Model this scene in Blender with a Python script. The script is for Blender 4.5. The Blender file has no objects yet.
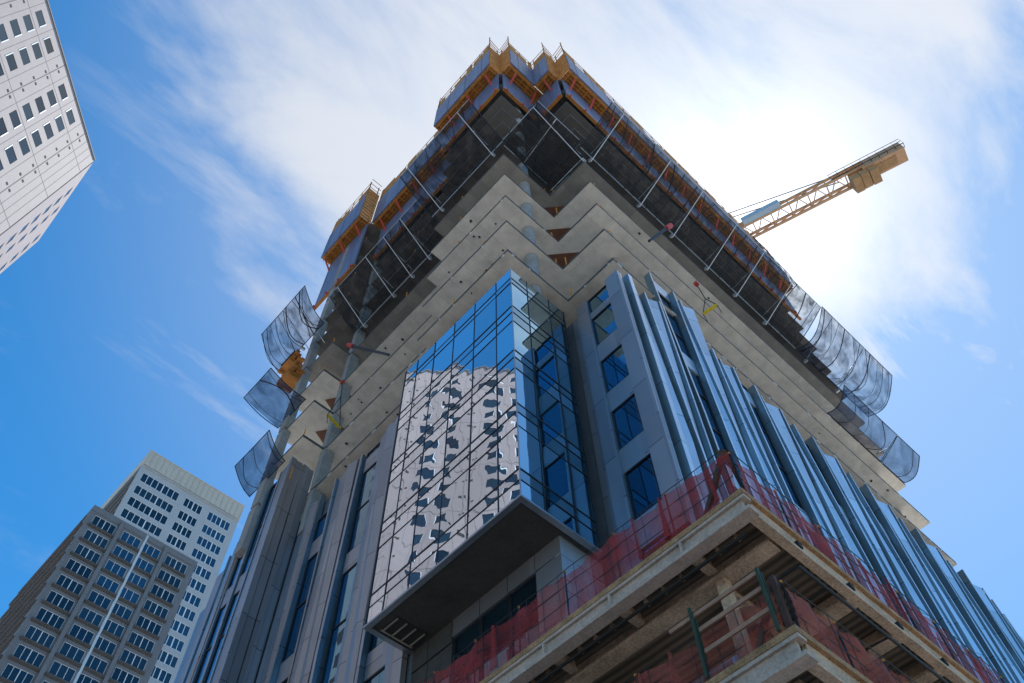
import bpy, bmesh, math, random
from mathutils import Vector, Matrix
random.seed(7)
scene = bpy.context.scene
COL = scene.collection
rad = math.radians

# ------------------------------------------------------------------ helpers
def tag(o, label, cat, group=None):
    o['label'] = label; o['category'] = cat
    if group: o['group'] = group
    return o

def thing(name, loc, label, cat, group=None):
    o = bpy.data.objects.new(name, None); COL.objects.link(o)
    o.location = loc; o.empty_display_size = 0.3
    return tag(o, label, cat, group)

class MB:
    """collects shapes in world coordinates and links them as one mesh object"""
    def __init__(s): s.v = []; s.f = []; s.m = []; s.c = [(0,0)]
    def cut(s):
        """everything added since the last cut is one piece for build_each"""
        if s.c[-1] != (len(s.v), len(s.f)): s.c.append((len(s.v), len(s.f)))
        return s
    def add(s, vs, fs, mi=0):
        b = len(s.v); s.v += [tuple(v) for v in vs]
        s.f += [[b + i for i in f] for f in fs]; s.m += [mi] * len(fs); return s
    def box(s, x0, x1, y0, y1, z0, z1, mi=0):
        if x0 > x1: x0, x1 = x1, x0
        if y0 > y1: y0, y1 = y1, y0
        if z0 > z1: z0, z1 = z1, z0
        return s.add([(x0,y0,z0),(x1,y0,z0),(x1,y1,z0),(x0,y1,z0),(x0,y0,z1),(x1,y0,z1),(x1,y1,z1),(x0,y1,z1)],
              [(0,3,2,1),(4,5,6,7),(0,1,5,4),(1,2,6,5),(2,3,7,6),(3,0,4,7)], mi)
    def bar(s, p, q, w, h=None, mi=0, up=(0,0,1)):
        h = h or w; p = Vector(p); q = Vector(q); d = (q - p).normalized(); u = Vector(up)
        if abs(d.dot(u)) > .98: u = Vector((1, 0, 0))
        a = d.cross(u).normalized() * w / 2; b = a.cross(d).normalized() * h / 2
        vs = [p-a-b, p+a-b, p+a+b, p-a+b, q-a-b, q+a-b, q+a+b, q-a+b]
        return s.add(vs, [(0,3,2,1),(4,5,6,7),(0,1,5,4),(1,2,6,5),(2,3,7,6),(3,0,4,7)], mi)
    def tube(s, p, q, r, r2=None, n=8, mi=0):
        r2 = r if r2 is None else r2
        p = Vector(p); q = Vector(q); d = (q - p).normalized()
        u = Vector((0,0,1)) if abs(d.z) < .98 else Vector((1,0,0))
        a = d.cross(u).normalized(); b = a.cross(d).normalized(); vs = []
        for c, rr in ((p, r), (q, r2)):
            for i in range(n):
                t = 2*math.pi*i/n; vs.append(c + a*rr*math.cos(t) + b*rr*math.sin(t))
        fs = [(i, (i+1) % n, n+(i+1) % n, n+i) for i in range(n)] + [tuple(range(n-1,-1,-1)), tuple(range(n, 2*n))]
        return s.add(vs, fs, mi)
    def path(s, pts, r, n=6, mi=0):
        for a, b in zip(pts[:-1], pts[1:]): s.tube(a, b, r, n=n, mi=mi)
        return s
    def prism(s, poly, z0, z1, mi=0):
        n = len(poly)
        vs = [(x,y,z0) for x,y in poly] + [(x,y,z1) for x,y in poly]
        fs = [tuple(range(n-1,-1,-1)), tuple(range(n, 2*n))] + [(i,(i+1)%n,n+(i+1)%n,n+i) for i in range(n)]
        return s.add(vs, fs, mi)
    def hexa(s, a, b, mi=0):
        n = len(a)
        return s.add(list(a)+list(b), [tuple(range(n-1,-1,-1)), tuple(range(n,2*n))] + [(i,(i+1)%n,n+(i+1)%n,n+i) for i in range(n)], mi)
    def quad(s, *p, mi=0): return s.add(p, [tuple(range(len(p)))], mi)
    def build(s, name, mats, parent=None, smooth=False):
        me = bpy.data.meshes.new(name)
        o = Vector(parent_world(parent)) if parent else Vector((0,0,0))
        me.from_pydata([tuple(Vector(v) - o) for v in s.v], [], s.f)
        if not isinstance(mats, (list, tuple)): mats = [mats]
        for m in mats: me.materials.append(m)
        me.polygons.foreach_set('material_index', s.m)
        bm = bmesh.new(); bm.from_mesh(me); bmesh.ops.recalc_face_normals(bm, faces=bm.faces); bm.to_mesh(me); bm.free()
        if smooth: me.polygons.foreach_set('use_smooth', [True]*len(me.polygons))
        me.update()
        ob = bpy.data.objects.new(name, me); COL.objects.link(ob)
        if parent: ob.parent = parent
        return ob

def build_each(mb, name, mats, parent=None, smooth=False):
    mb.cut(); out = []
    for (v0,f0),(v1,f1) in zip(mb.c[:-1], mb.c[1:]):
        q = MB(); q.v = mb.v[v0:v1]; q.f = [[i-v0 for i in f] for f in mb.f[f0:f1]]; q.m = mb.m[f0:f1]
        out.append(q.build(name, mats, parent, smooth))
    return out

def parent_world(p):
    v = Vector((0,0,0))
    while p: v += Vector(p.location); p = p.parent
    return v

def dup(o, parent, offset=(0,0,0)):
    c = o.copy(); COL.objects.link(c); c.parent = parent
    c.location = Vector(o.location) + Vector(offset); return c

# ------------------------------------------------------------------ materials
def new_mat(name):
    m = bpy.data.materials.new(name); m.use_nodes = True
    nt = m.node_tree; b = nt.nodes['Principled BSDF']; return m, nt, b
def N(nt, t, **kw):
    n = nt.nodes.new(t)
    for k, v in kw.items():
        if hasattr(n, k): setattr(n, k, v)
        else: n.inputs[k].default_value = v
    return n
def L(nt, a, b): nt.links.new(a, b)
def c4(c): return (c[0], c[1], c[2], 1)

def rough_mat(name, col, var=.25, scale=1.2, rough=.85, bump=.0, bscale=12, col2=None, metallic=0, spec=.3, streak=False):
    """a surface of one colour with stains, wear and grain of its own"""
    m, nt, b = new_mat(name)
    tc = N(nt, 'ShaderNodeNewGeometry')
    mp = N(nt, 'ShaderNodeMapping'); L(nt, tc.outputs['Position'], mp.inputs[0])
    if streak: mp.inputs['Scale'].default_value = (1, 1, .12)
    n1 = N(nt, 'ShaderNodeTexNoise', Scale=scale, Detail=8.0, Roughness=.65); L(nt, mp.outputs[0], n1.inputs['Vector'])
    n2 = N(nt, 'ShaderNodeTexNoise', Scale=scale*9, Detail=5.0, Roughness=.6); L(nt, tc.outputs['Position'], n2.inputs['Vector'])
    mx = N(nt, 'ShaderNodeMath', operation='ADD'); L(nt, n1.outputs[0], mx.inputs[0]); L(nt, n2.outputs[0], mx.inputs[1])
    r = N(nt, 'ShaderNodeMapRange'); L(nt, mx.outputs[0], r.inputs[0])
    r.inputs[1].default_value = .7; r.inputs[2].default_value = 1.3
    mix = N(nt, 'ShaderNodeMixRGB'); L(nt, r.outputs[0], mix.inputs[0])
    lo = col2 or tuple(c*(1-var) for c in col); hi = tuple(min(1, c*(1+var*.6)) for c in col)
    mix.inputs[1].default_value = c4(lo); mix.inputs[2].default_value = c4(hi)
    L(nt, mix.outputs[0], b.inputs['Base Color'])
    b.inputs['Roughness'].default_value = rough; b.inputs['Metallic'].default_value = metallic
    b.inputs['Specular IOR Level'].default_value = spec
    if bump:
        n3 = N(nt, 'ShaderNodeTexNoise', Scale=bscale, Detail=6.0); L(nt, tc.outputs['Position'], n3.inputs['Vector'])
        bp = N(nt, 'ShaderNodeBump', Strength=1.0, Distance=bump); L(nt, n3.outputs[0], bp.inputs['Height']); L(nt, bp.outputs[0], b.inputs['Normal'])
    return m

def board_mat(name, col, col2, period=1.22, rough=.8):
    """board marked concrete: rectangular formwork sheets printed into the slab"""
    m, nt, b = new_mat(name)
    g = N(nt, 'ShaderNodeNewGeometry')
    br = N(nt, 'ShaderNodeTexBrick', Scale=1.0)
    br.inputs['Color1'].default_value = c4(col); br.inputs['Color2'].default_value = c4(col2)
    br.inputs['Mortar'].default_value = c4(tuple(c*.72 for c in col2)); br.inputs['Mortar Size'].default_value = .008
    br.inputs['Brick Width'].default_value = period*2; br.inputs['Row Height'].default_value = period; br.inputs['Bias'].default_value = 0
    L(nt, g.outputs['Position'], br.inputs['Vector'])
    n = N(nt, 'ShaderNodeTexNoise', Scale=.9, Detail=9.0, Roughness=.7); L(nt, g.outputs['Position'], n.inputs['Vector'])
    r = N(nt, 'ShaderNodeMapRange'); L(nt, n.outputs[0], r.inputs[0])
    r.inputs[1].default_value = .3; r.inputs[2].default_value = .7; r.inputs[3].default_value = .72; r.inputs[4].default_value = 1.15
    mu = N(nt, 'ShaderNodeMixRGB', blend_type='MULTIPLY'); mu.inputs[0].default_value = 1
    L(nt, br.outputs[0], mu.inputs[1]); L(nt, r.outputs[0], mu.inputs[2]); L(nt, mu.outputs[0], b.inputs['Base Color'])
    b.inputs['Roughness'].default_value = rough; b.inputs['Specular IOR Level'].default_value = .25
    return m

def metal_panel_mat(name, col, metallic=.75, rough=.36):
    """coated metal cladding with open joints between the sheets"""
    m, nt, b = new_mat(name)
    g = N(nt, 'ShaderNodeNewGeometry'); sx = N(nt, 'ShaderNodeSeparateXYZ'); L(nt, g.outputs['Position'], sx.inputs[0])
    def M(op, a, bb=None):
        n = N(nt, 'ShaderNodeMath', operation=op)
        for i, q in enumerate((a, bb)):
            if q is None: continue
            if isinstance(q, (int, float)): n.inputs[i].default_value = q
            else: L(nt, q, n.inputs[i])
        return n.outputs[0]
    strip = M('FLOOR', M('DIVIDE', M('ADD', sx.outputs[0], sx.outputs[1]), 1.1))
    ph = M('FRACT', M('ADD', M('DIVIDE', sx.outputs[2], 4.0), M('MULTIPLY', strip, .37)))
    joint = M('LESS_THAN', ph, .008)
    ph2 = M('FLOOR', M('ADD', M('DIVIDE', sx.outputs[2], 4.0), M('MULTIPLY', strip, .37)))
    wn = N(nt, 'ShaderNodeTexWhiteNoise', noise_dimensions='2D'); cx = N(nt, 'ShaderNodeCombineXYZ'); L(nt, strip, cx.inputs[0]); L(nt, ph2, cx.inputs[1]); L(nt, cx.outputs[0], wn.inputs['Vector'])
    n1 = N(nt, 'ShaderNodeTexNoise', Scale=.5, Detail=6.0); L(nt, g.outputs['Position'], n1.inputs['Vector'])
    val = M('ADD', M('MULTIPLY', wn.outputs[0], .26), M('MULTIPLY', n1.outputs[0], .3))
    val = M('ADD', val, .70)
    mu = N(nt, 'ShaderNodeMixRGB', blend_type='MULTIPLY'); mu.inputs[0].default_value = 1; mu.inputs[1].default_value = c4(col); L(nt, val, mu.inputs[2])
    mx = N(nt, 'ShaderNodeMixRGB'); L(nt, joint, mx.inputs[0]); L(nt, mu.outputs[0], mx.inputs[1]); mx.inputs[2].default_value = (.015,.016,.018,1)
    L(nt, mx.outputs[0], b.inputs['Base Color'])
    b.inputs['Metallic'].default_value = metallic; b.inputs['Roughness'].default_value = rough
    n3 = N(nt, 'ShaderNodeTexNoise', Scale=.7, Detail=2.0); L(nt, g.outputs['Position'], n3.inputs['Vector'])
    bp = N(nt, 'ShaderNodeBump', Strength=1.0, Distance=.006); L(nt, n3.outputs[0], bp.inputs['Height']); L(nt, bp.outputs[0], b.inputs['Normal'])
    return m

def glass_mat(name, tint, refl=.6, maxr=1.0, dark=(.004,.012,.02), wob=0., wscale=.8, rough=.0):
    """coated reflective facade glass in front of a dark room"""
    m, nt, b = new_mat(name); out = nt.nodes['Material Output']
    b.inputs['Base Color'].default_value = c4(dark); b.inputs['Roughness'].default_value = .1
    oi = N(nt, 'ShaderNodeObjectInfo'); rg = N(nt, 'ShaderNodeMapRange'); L(nt, oi.outputs['Random'], rg.inputs[0]); rg.inputs[3].default_value = .35; rg.inputs[4].default_value = 1.7
    vm = N(nt, 'ShaderNodeMixRGB', blend_type='MULTIPLY'); vm.inputs[0].default_value = 1; vm.inputs[1].default_value = c4(dark); L(nt, rg.outputs[0], vm.inputs[2]); L(nt, vm.outputs[0], b.inputs['Base Color'])
    gl = N(nt, 'ShaderNodeBsdfGlossy', Roughness=rough); gl.inputs[0].default_value = c4(tint)
    lw = N(nt, 'ShaderNodeLayerWeight', Blend=.35)
    mr = N(nt, 'ShaderNodeMapRange'); L(nt, lw.outputs['Fresnel'], mr.inputs[0])
    mr.inputs[3].default_value = refl; mr.inputs[4].default_value = maxr
    mx = N(nt, 'ShaderNodeMixShader'); L(nt, mr.outputs[0], mx.inputs[0]); L(nt, b.outputs[0], mx.inputs[1]); L(nt, gl.outputs[0], mx.inputs[2])
    L(nt, mx.outputs[0], out.inputs[0])
    if wob:
        g = N(nt, 'ShaderNodeNewGeometry')
        n = N(nt, 'ShaderNodeTexNoise', Scale=wscale, Detail=.8, Roughness=.45); L(nt, g.outputs['Position'], n.inputs['Vector'])
        bp = N(nt, 'ShaderNodeBump', Strength=1.0, Distance=wob); L(nt, n.outputs[0], bp.inputs['Height']); L(nt, bp.outputs[0], gl.inputs['Normal'])
    return m

def net_mat(name, col, dens=.5, fold=5., vary=.35):
    """fine woven debris net: thread and gap, thicker where it bunches up"""
    m, nt, b = new_mat(name); out = nt.nodes['Material Output']
    b.inputs['Base Color'].default_value = c4(col); b.inputs['Roughness'].default_value = .9
    tr = N(nt, 'ShaderNodeBsdfTransparent'); g = N(nt, 'ShaderNodeNewGeometry')
    n = N(nt, 'ShaderNodeTexNoise', Scale=fold, Detail=3.0); n.inputs['Distortion'].default_value = .6
    mp = N(nt, 'ShaderNodeMapping'); mp.inputs['Scale'].default_value = (.45, .45, .2)
    L(nt, g.outputs['Position'], mp.inputs[0]); L(nt, mp.outputs[0], n.inputs['Vector'])
    r = N(nt, 'ShaderNodeMapRange'); L(nt, n.outputs[0], r.inputs[0]); r.inputs[1].default_value = .35; r.inputs[2].default_value = .75
    r.inputs[3].default_value = max(0, dens-vary*.5); r.inputs[4].default_value = min(1, dens+vary)
    mx = N(nt, 'ShaderNodeMixShader'); L(nt, r.outputs[0], mx.inputs[0]); L(nt, tr.outputs[0], mx.inputs[1]); L(nt, b.outputs[0], mx.inputs[2])
    L(nt, mx.outputs[0], out.inputs[0]); return m

def deck_mat(name, col, col2):
    """corrugated steel decking sprayed with fireproofing: ribs run across"""
    m, nt, b = new_mat(name)
    g = N(nt, 'ShaderNodeNewGeometry')
    w = N(nt, 'ShaderNodeTexWave', Scale=1.1, Distortion=.6, Detail=3.0); w.bands_direction = 'X'; L(nt, g.outputs['Position'], w.inputs[0])
    mx = N(nt, 'ShaderNodeMixRGB'); L(nt, w.outputs[1], mx.inputs[0]); mx.inputs[1].default_value = c4(col2); mx.inputs[2].default_value = c4(col)
    L(nt, mx.outputs[0], b.inputs['Base Color']); b.inputs['Roughness'].default_value = .9
    bp = N(nt, 'ShaderNodeBump', Strength=1.0, Distance=.05); L(nt, w.outputs[1], bp.inputs['Height']); L(nt, bp.outputs[0], b.inputs['Normal'])
    return m

M = dict(
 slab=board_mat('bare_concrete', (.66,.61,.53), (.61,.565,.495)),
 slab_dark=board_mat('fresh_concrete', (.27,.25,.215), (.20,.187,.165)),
 slab_black=board_mat('shored_concrete_shaded', (.13,.12,.11), (.075,.07,.066)),  # upper floors: dark concrete, darkened further to paint in their deep shade
 column=rough_mat('column_concrete', (.26,.255,.25), .3, .8, .7),
 core=rough_mat('core_concrete', (.2,.2,.2), .35, .6),
 ply=rough_mat('plywood', (.17,.075,.045), .4, 2., .75),
 clip=rough_mat('edge_clip', (.72,.70,.66), .15, 3., .5),
 post=rough_mat('orange_paint', (.62,.24,.03), .3, 3., .6),
 metal=metal_panel_mat('clad_metal', (.37,.355,.365)),
 fin=metal_panel_mat('fin_metal', (.64,.69,.74), .8, .34),
 fin_dark=metal_panel_mat('fin_metal_shaded', (.21,.31,.37), .7, .33),  # fin metal again, darkened: shade of the returns put into the colour
 wallmass=rough_mat('backing_wall', (.10,.115,.13), .2, 1.),
 boxglass=glass_mat('bay_glass', (.82,.85,.90), .78, wob=.0068, wscale=.7),
 boxglass2=glass_mat('bay_glass_side', (.42,.64,.76), .46, .9, (.004,.016,.022), wob=.005, wscale=.6),
 glass=glass_mat('window_glass', (.22,.46,.62), .25, .6, wob=.003),
 mull=rough_mat('mullion_metal', (.035,.037,.042), .2, 2., .4, metallic=.5),
 mull_lt=rough_mat('corner_trim', (.38,.40,.44), .2, 2., .35, metallic=.8),
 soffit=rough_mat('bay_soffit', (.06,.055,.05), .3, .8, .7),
 trim=rough_mat('soffit_trim', (.3,.28,.22), .2, 2., .5),
 blue=rough_mat('blue_form_panel', (.14,.155,.245), .55, 1.1, .42, spec=.5, streak=True),
 slab_edge=rough_mat('slab_edge_shaded', (.085,.082,.08), .4, 2., .9),  # same concrete darkened, so the shadow line at each floor is painted on
 timber=rough_mat('orange_timber', (.50,.22,.045), .6, 1.6, .7),
 timber_dk=rough_mat('timber_joist', (.36,.15,.035), .4, 1.6, .7),
 red=rough_mat('red_steel', (.5,.06,.04), .3, 2., .5),
 galv=rough_mat('galvanised_steel', (.55,.56,.58), .2, 3., .4, metallic=.6),
 blacksteel=rough_mat('black_steel', (.03,.032,.036), .3, 2., .5),
 net_dark=net_mat('black_net', (.008,.009,.012), .5, 3.0, .4),
 net_notch=net_mat('notch_net', (.008,.009,.012), .5, 3.0, .3),
 net_end=net_mat('edge_net_skylit', (.001,.024,.075), .50, 2.6, .36),  # blue of the sky light coming through is put into the thread colour
 net_low=net_mat('fine_net_skylit', (.001,.030,.10), .62, 2., .2),  # thread colour painted blue for the backlight of the sky, as above
 rope=rough_mat('dark_rope', (.02,.022,.03), .2, 4.),
 yellow=rough_mat('yellow_paint', (.65,.45,.02), .25, 3., .5),
 crane=rough_mat('crane_paint', (.50,.30,.165), .3, 1.5, .5),
 crane_wt=rough_mat('counterweight_concrete', (.36,.22,.11), .3, 1.),
 crane_blue=rough_mat('catwalk_mesh', (.33,.45,.55), .2, 2., .5),
 fire=rough_mat('sprayed_fireproofing', (.56,.40,.28), .5, 1.6, .95, bump=.03, bscale=14),
 fire_lt=rough_mat('sprayed_fireproofing_face', (.50,.39,.315), .35, 1.3, .95, bump=.02, bscale=18),
 edge=rough_mat('deck_edge_concrete', (.40,.23,.115), .6, 2.4, .95, bump=.03, bscale=9),
 decking=deck_mat('deck_soffit', (.27,.195,.135), (.10,.075,.05)),
 pipe=rough_mat('black_pipe', (.02,.02,.021), .2, 2., .45),
 rednet=net_mat('red_barrier_net', (.33,.03,.03), .56, 3., .3),
 rednet_dense=net_mat('dense_red_net', (.34,.07,.045), .62, 3., .3),
 wood=rough_mat('plank_wood', (.38,.215,.14), .35, 3., .8),
 green=rough_mat('green_paint', (.035,.06,.035), .4, 3., .6),
 rust=rough_mat('brown_steel', (.10,.05,.035), .4, 2., .7),
 grey_wall=rough_mat('grey_precast', (.175,.175,.185), .16, .35, .8),
 grey_ledge=rough_mat('brown_sill', (.10,.088,.08), .2, .5, .8),
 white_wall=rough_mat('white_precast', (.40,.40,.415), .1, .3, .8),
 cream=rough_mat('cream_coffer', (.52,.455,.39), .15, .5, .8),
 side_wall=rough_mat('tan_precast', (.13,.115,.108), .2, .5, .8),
 pink_wall=rough_mat('pale_precast', (.315,.265,.262), .10, .25, .7),
 dark_joint=rough_mat('panel_joint', (.17,.15,.15), .1, 1.),
 vent=rough_mat('vent_grille', (.03,.03,.03), .1, 1.),
 frame=rough_mat('white_frame', (.72,.73,.74), .1, 1., .5),
 tglass=glass_mat('far_window_glass', (.2,.36,.45), .05, .25, (.007,.016,.024), wob=.002),
 pglass=glass_mat('pale_tower_glass', (.22,.36,.45), .02, .12, (.008,.020,.029), wob=.002),
 pole=rough_mat('white_pole_paint', (.74,.73,.72), .08, 2., .4),
 asphalt=rough_mat('asphalt', (.055,.055,.058), .25, .6, .9, bump=.004, bscale=60),
 paving=rough_mat('paving', (.40,.39,.37), .2, .5, .85),
 paint=rough_mat('road_paint', (.75,.75,.72), .1, 2., .7),
)

# ------------------------------------------------------------------ setting: ground, road, pavements
g = MB().box(-1500,1500,-1500,1500,-.6,-.16).build('ground', M['paving']); g['kind'] = 'structure'
def road(x0,x1,y0,y1):
    r = MB().quad((x0,y0,-.15),(x1,y0,-.15),(x1,y1,-.15),(x0,y1,-.15)).build('road', M['asphalt']); r['kind'] = 'structure'
road(-300,300,-34,-16); 
r2 = MB().quad((-26,-15.99,-.146),(-15,-15.99,-.146),(-15,300,-.146),(-26,300,-.146)).build('road', M['asphalt']); r2['kind'] = 'structure'
pv = MB().prism([(-14.6,-15.6),(120,-15.6),(120,90),(-14.6,90)], -.159, 0).build('pavement', M['paving']); pv['kind'] = 'structure'
lm = MB()
for i in range(-20, 40): lm.quad((i*6,-25.1,-.142),(i*6+3,-25.1,-.142),(i*6+3,-24.9,-.142),(i*6,-24.9,-.142))
lo_ = lm.build('road_marking', M['paint']); lo_['kind'] = 'structure'

# ------------------------------------------------------------------ the unfinished tower
TW = thing('unfinished_tower', (0,0,0), 'tall unfinished tower with bare concrete floors above its blue grey metal and glass cladding', 'building')
PLAN = [(0,0),(4.47,0),(4.47,-3.37),(37.7,-3.37),(37.7,24.0),(.3,24.0),(.3,19.9),(2,19.9),(2,7.4),(0,7.4)]
PLAN0 = PLAN[:5] + [(.85,24.0),(.85,20.95),(2,20.95)] + PLAN[8:]
for k in range(11):
    z = 42 + 4*k
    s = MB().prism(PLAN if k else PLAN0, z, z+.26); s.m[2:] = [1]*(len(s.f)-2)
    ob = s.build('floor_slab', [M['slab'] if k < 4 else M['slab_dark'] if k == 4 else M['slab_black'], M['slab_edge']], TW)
    if k in (0, 1, 2):                       # pale cast-in edge plates
        e = MB(); rr = random.Random(k)
        for (x0,y0,x1,y1) in [(0,0,0,7.4),(2,7.4,2,19.9),(0,0,4.47,0),(4.47,-3.37,37.7,-3.37),(4.47,-3.37,4.47,0)]:
            ln = math.hypot(x1-x0,y1-y0); t = .3
            while t < ln-.8:
                w = rr.choice((.1,.16,.35))
                if rr.random() < (.8 if k == 0 else .3):
                    dx,dy = (x1-x0)/ln,(y1-y0)/ln
                    nx,ny = (-1,0) if x0 == x1 else (0,-1)
                    e.box(x0+dx*t+nx*.02, x0+dx*(t+w)-nx*.06, y0+dy*t+ny*.02, y0+dy*(t+w)-ny*.06, z-.02, z+.05); e.cut()
                t += rr.uniform(.9,1.9)
        build_each(e, 'edge_plate', M['clip'], ob)
    if k in (2,3,4):                         # brown soffit boards still in place at the re-entrant corners
        MB().prism([(4.5,1.15),(5.5,2.1),(6.9,.6),(6.0,-.5)], z-.03, z-.004).build('soffit_board', M['ply'], ob)
        if k in (2,3): MB().prism([(1.9,21.9),(3.4,22.6),(4.2,20.6),(3.0,20.3)], z-.03, z-.004).build('soffit_board', M['ply'], ob)
    if k < 4:                                # cast-in sleeves and inserts in the soffit
        q = MB(); rs = random.Random(70+k)
        for _ in range(14):
            x, y = rs.choice([(rs.uniform(.15,1.4), rs.uniform(.6,7)), (rs.uniform(2.2,3.4), rs.uniform(9,19)), (rs.uniform(5.5,36), rs.uniform(-3.1,-1.8)), (rs.uniform(5.5,36), rs.uniform(-3.1,-1.8))])
            w = rs.uniform(.03,.075); q.box(x-w,x+w*rs.uniform(1,2),y-w,y+w,z-.035,z-.003).cut()
        build_each(q, 'soffit_insert', M['vent'], ob)
    pb = MB(); rr = random.Random(40+k)      # guard posts standing at the slab edge
    for (x,y) in [(4.55,-.25),(4.2,.2),(5.2,-3.2),(.2,4.6),(2.15,9.2),(2.15,13.3),(.5,20.3),(.3,2.2)]:
        if rr.random() < .6: pb.bar((x,y,z+.26),(x,y,z+1.45),.06); pb.cut()
    build_each(pb, 'guard_post', M['post'], ob)
for (x,y,r) in [(2.6,.72,.40),(6.4,-2.3,.42),(13.5,-2.2,.42),(20.5,-2.2,.42),(27.5,-2.2,.42),(35,-2.2,.42),(6,13.0,.4),(36,22,.42)]:
    c = MB()
    for k in range(-1,10): c.tube((x,y,42+4*k+.26 if k >= 0 else 38.3),(x,y,46+4*k-.002), r, n=16)
    c.build('round_column', M['column'], TW, smooth=False)
for (x0,x1,y0,y1) in [(2.2,2.95,19.65,20.2),(.34,.9,23.1,23.95)]:
    c = MB()
    for k in range(-1,10): c.box(x0-.26,x1-.26,y0,y1,42+4*k+.262 if k >= 0 else 38.3,46+4*k-.003)
    c.build('square_column', M['column'], TW)
MB().box(9,31,5,18,36,82).build('core_wall', M['core'], TW)
# partly built walls seen between the dark upper floors
u = MB()
for k in range(4,10):
    z = 42+4*k+.27
    u.box(2.6,8.8,4.9,5.2,z,z+3.7).cut(); u.box(5.5,5.8,-1.2,4.8,z,z+3.7).cut(); u.box(10,36,-.9,-.6,z,z+3.7).cut(); u.box(4.0,4.3,8,19,z,z+3.7).cut()
build_each(u, 'inner_wall', M['core'], TW)
MASS = [(2.75,.8),(4.75,.8),(4.75,-3.05),(41,-3.05),(41,27),(.7,27),(.7,20.85),(2.4,20.85),(2.4,8.3),(2.75,8.3)]
MB().prism(MASS, 0, 36.2).build('backing_wall', M['wallmass'], TW)
MB().prism([(x_,min(y_,24)) for x_,y_ in MASS], 36.2, 40.2).build('backing_wall', M['wallmass'], TW)

# --- facade building blocks.  P(s,n,z): s runs along the wall, n points out of it
def faceR(s,n,z): return (s, -3.15-n, z)            # right-hand front
def faceB(s,n,z): return (4.65-n, s, z)             # short return beside the glass bay
def faceL(s,n,z): return (2.3-n, s, z)              # recessed left-hand front
def faceF(s,n,z): return (.6-n, s, z)               # far bay
def faceG(s,n,z): return (s, 20.75-n, z)            # return of the far bay
def slabpiece(mb, P, s0, s1, n0, n1, z0, z1, mi=0):
    a = [P(s0,n0,z0),P(s1,n0,z0),P(s1,n1,z0),P(s0,n1,z0)]; b = [P(s0,n0,z1),P(s1,n0,z1),P(s1,n1,z1),P(s0,n1,z1)]
    mb.hexa(a,b,mi)
def panel(P, s0, s1, z0, z1, n=.22, tilt=0., parent=TW, mat='metal', name='cladding_panel'):
    """flat cladding strip, folded along a diagonal in two-storey lengths when tilt is set"""
    mb = MB()
    if not tilt: slabpiece(mb,P,s0,s1,0,n,z0,z1)
    else:
        z = z1; flip = tilt > 0; t = abs(tilt); seg = 13 if P is faceR else 40
        while z > z0 + .01:
            zb = max(z0, z-seg)
            nt = (n+t, n) if flip else (n, n+t)       # depth at left/right edge, top of length
            nb = (nt[1], nt[0])
            A=[P(s0,0,zb),P(s1,0,zb),P(s1,nb[1],zb),P(s0,nb[0],zb)]; B=[P(s0,0,z),P(s1,0,z),P(s1,nt[1],z),P(s0,nt[0],z)]
            # split the twisted outer face along its diagonal
            b=len(mb.v); mb.v += A+B
            fs=[(0,1,2,3),(4,7,6,5),(0,4,5,1),(1,5,6,2),(0,3,7,4)]
            fs += [(3,2,7),(2,6,7)] if flip else [(3,2,6),(3,6,7)]
            mb.f += [[b+i for i in f] for f in fs]; mb.m += [0]*len(fs)
            z = zb; flip = not flip
    return mb.build(name, M[mat], parent)
def fin(P, s, z0, z1, d0=.12, d1=.45, w=.14, up=True, mat=('fin','fin_dark'), lean=0.):
    """blade whose depth grows and shrinks in two-storey lengths; bright edge, returns in a darker colour that paints in their shade"""
    mb = MB(); z = z1
    while z > z0+.01:
        zb = max(z0, z-14); dt, db = (d0,d1) if up else (d1,d0)
        A=[P(s,0,zb),P(s+w,0,zb),P(s+w,.2+db,zb),P(s,.2+db,zb)]; B=[P(s,0,z),P(s+w,0,z),P(s+w,.2+dt,z),P(s,.2+dt,z)]
        b=len(mb.v); mb.v += A+B
        mb.f += [[b+i for i in f] for f in [(0,1,2,3),(4,7,6,5),(0,4,5,1),(1,5,6,2),(2,6,7,3),(3,7,4,0)]]
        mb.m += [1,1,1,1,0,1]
        z = zb; up = not up
    return mb.build('facade_fin', [M[mat[0]],M[mat[1]]], TW)
def window(P, s0, s1, z0, z1, splits=(), n=.08):
    """glazed opening: frame, glass pane(s)"""
    fr = MB(); w=.06
    slabpiece(fr,P,s0,s0+w,0,n+.07,z0,z1); slabpiece(fr,P,s1-w,s1,0,n+.07,z0,z1)
    slabpiece(fr,P,s0+w,s1-w,0,n+.07,z0,z0+w); slabpiece(fr,P,s0+w,s1-w,0,n+.07,z1-w,z1)
    for zz in splits: slabpiece(fr,P,s0+w,s1-w,0,n+.06,zz-.03,zz+.03)
    o = fr.build('window', M['mull'], TW)
    gl = MB(); rr = random.Random(int(s0*100+z0*7)); zs=[z0+w]+list(splits)+[z1-w]
    for a,b in zip(zs[:-1],zs[1:]):
        j=[rr.uniform(-.006,.006) for _ in range(3)]
        gl.quad(P(s0+w,n+.012+j[0],a),P(s1-w,n+.012+j[1],a),P(s1-w,n+.012+j[1]+j[2],b),P(s0+w,n+.012+j[0]+j[2],b))
    gl.build('glass_pane', M['glass'], o); return o
def spandrel(P, s0, s1, z0, z1, n=.2, mat='metal'):
    mb = MB(); slabpiece(mb,P,s0,s1,0,n,z0,z1); return mb.build('spandrel_panel', M[mat], TW)

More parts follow.
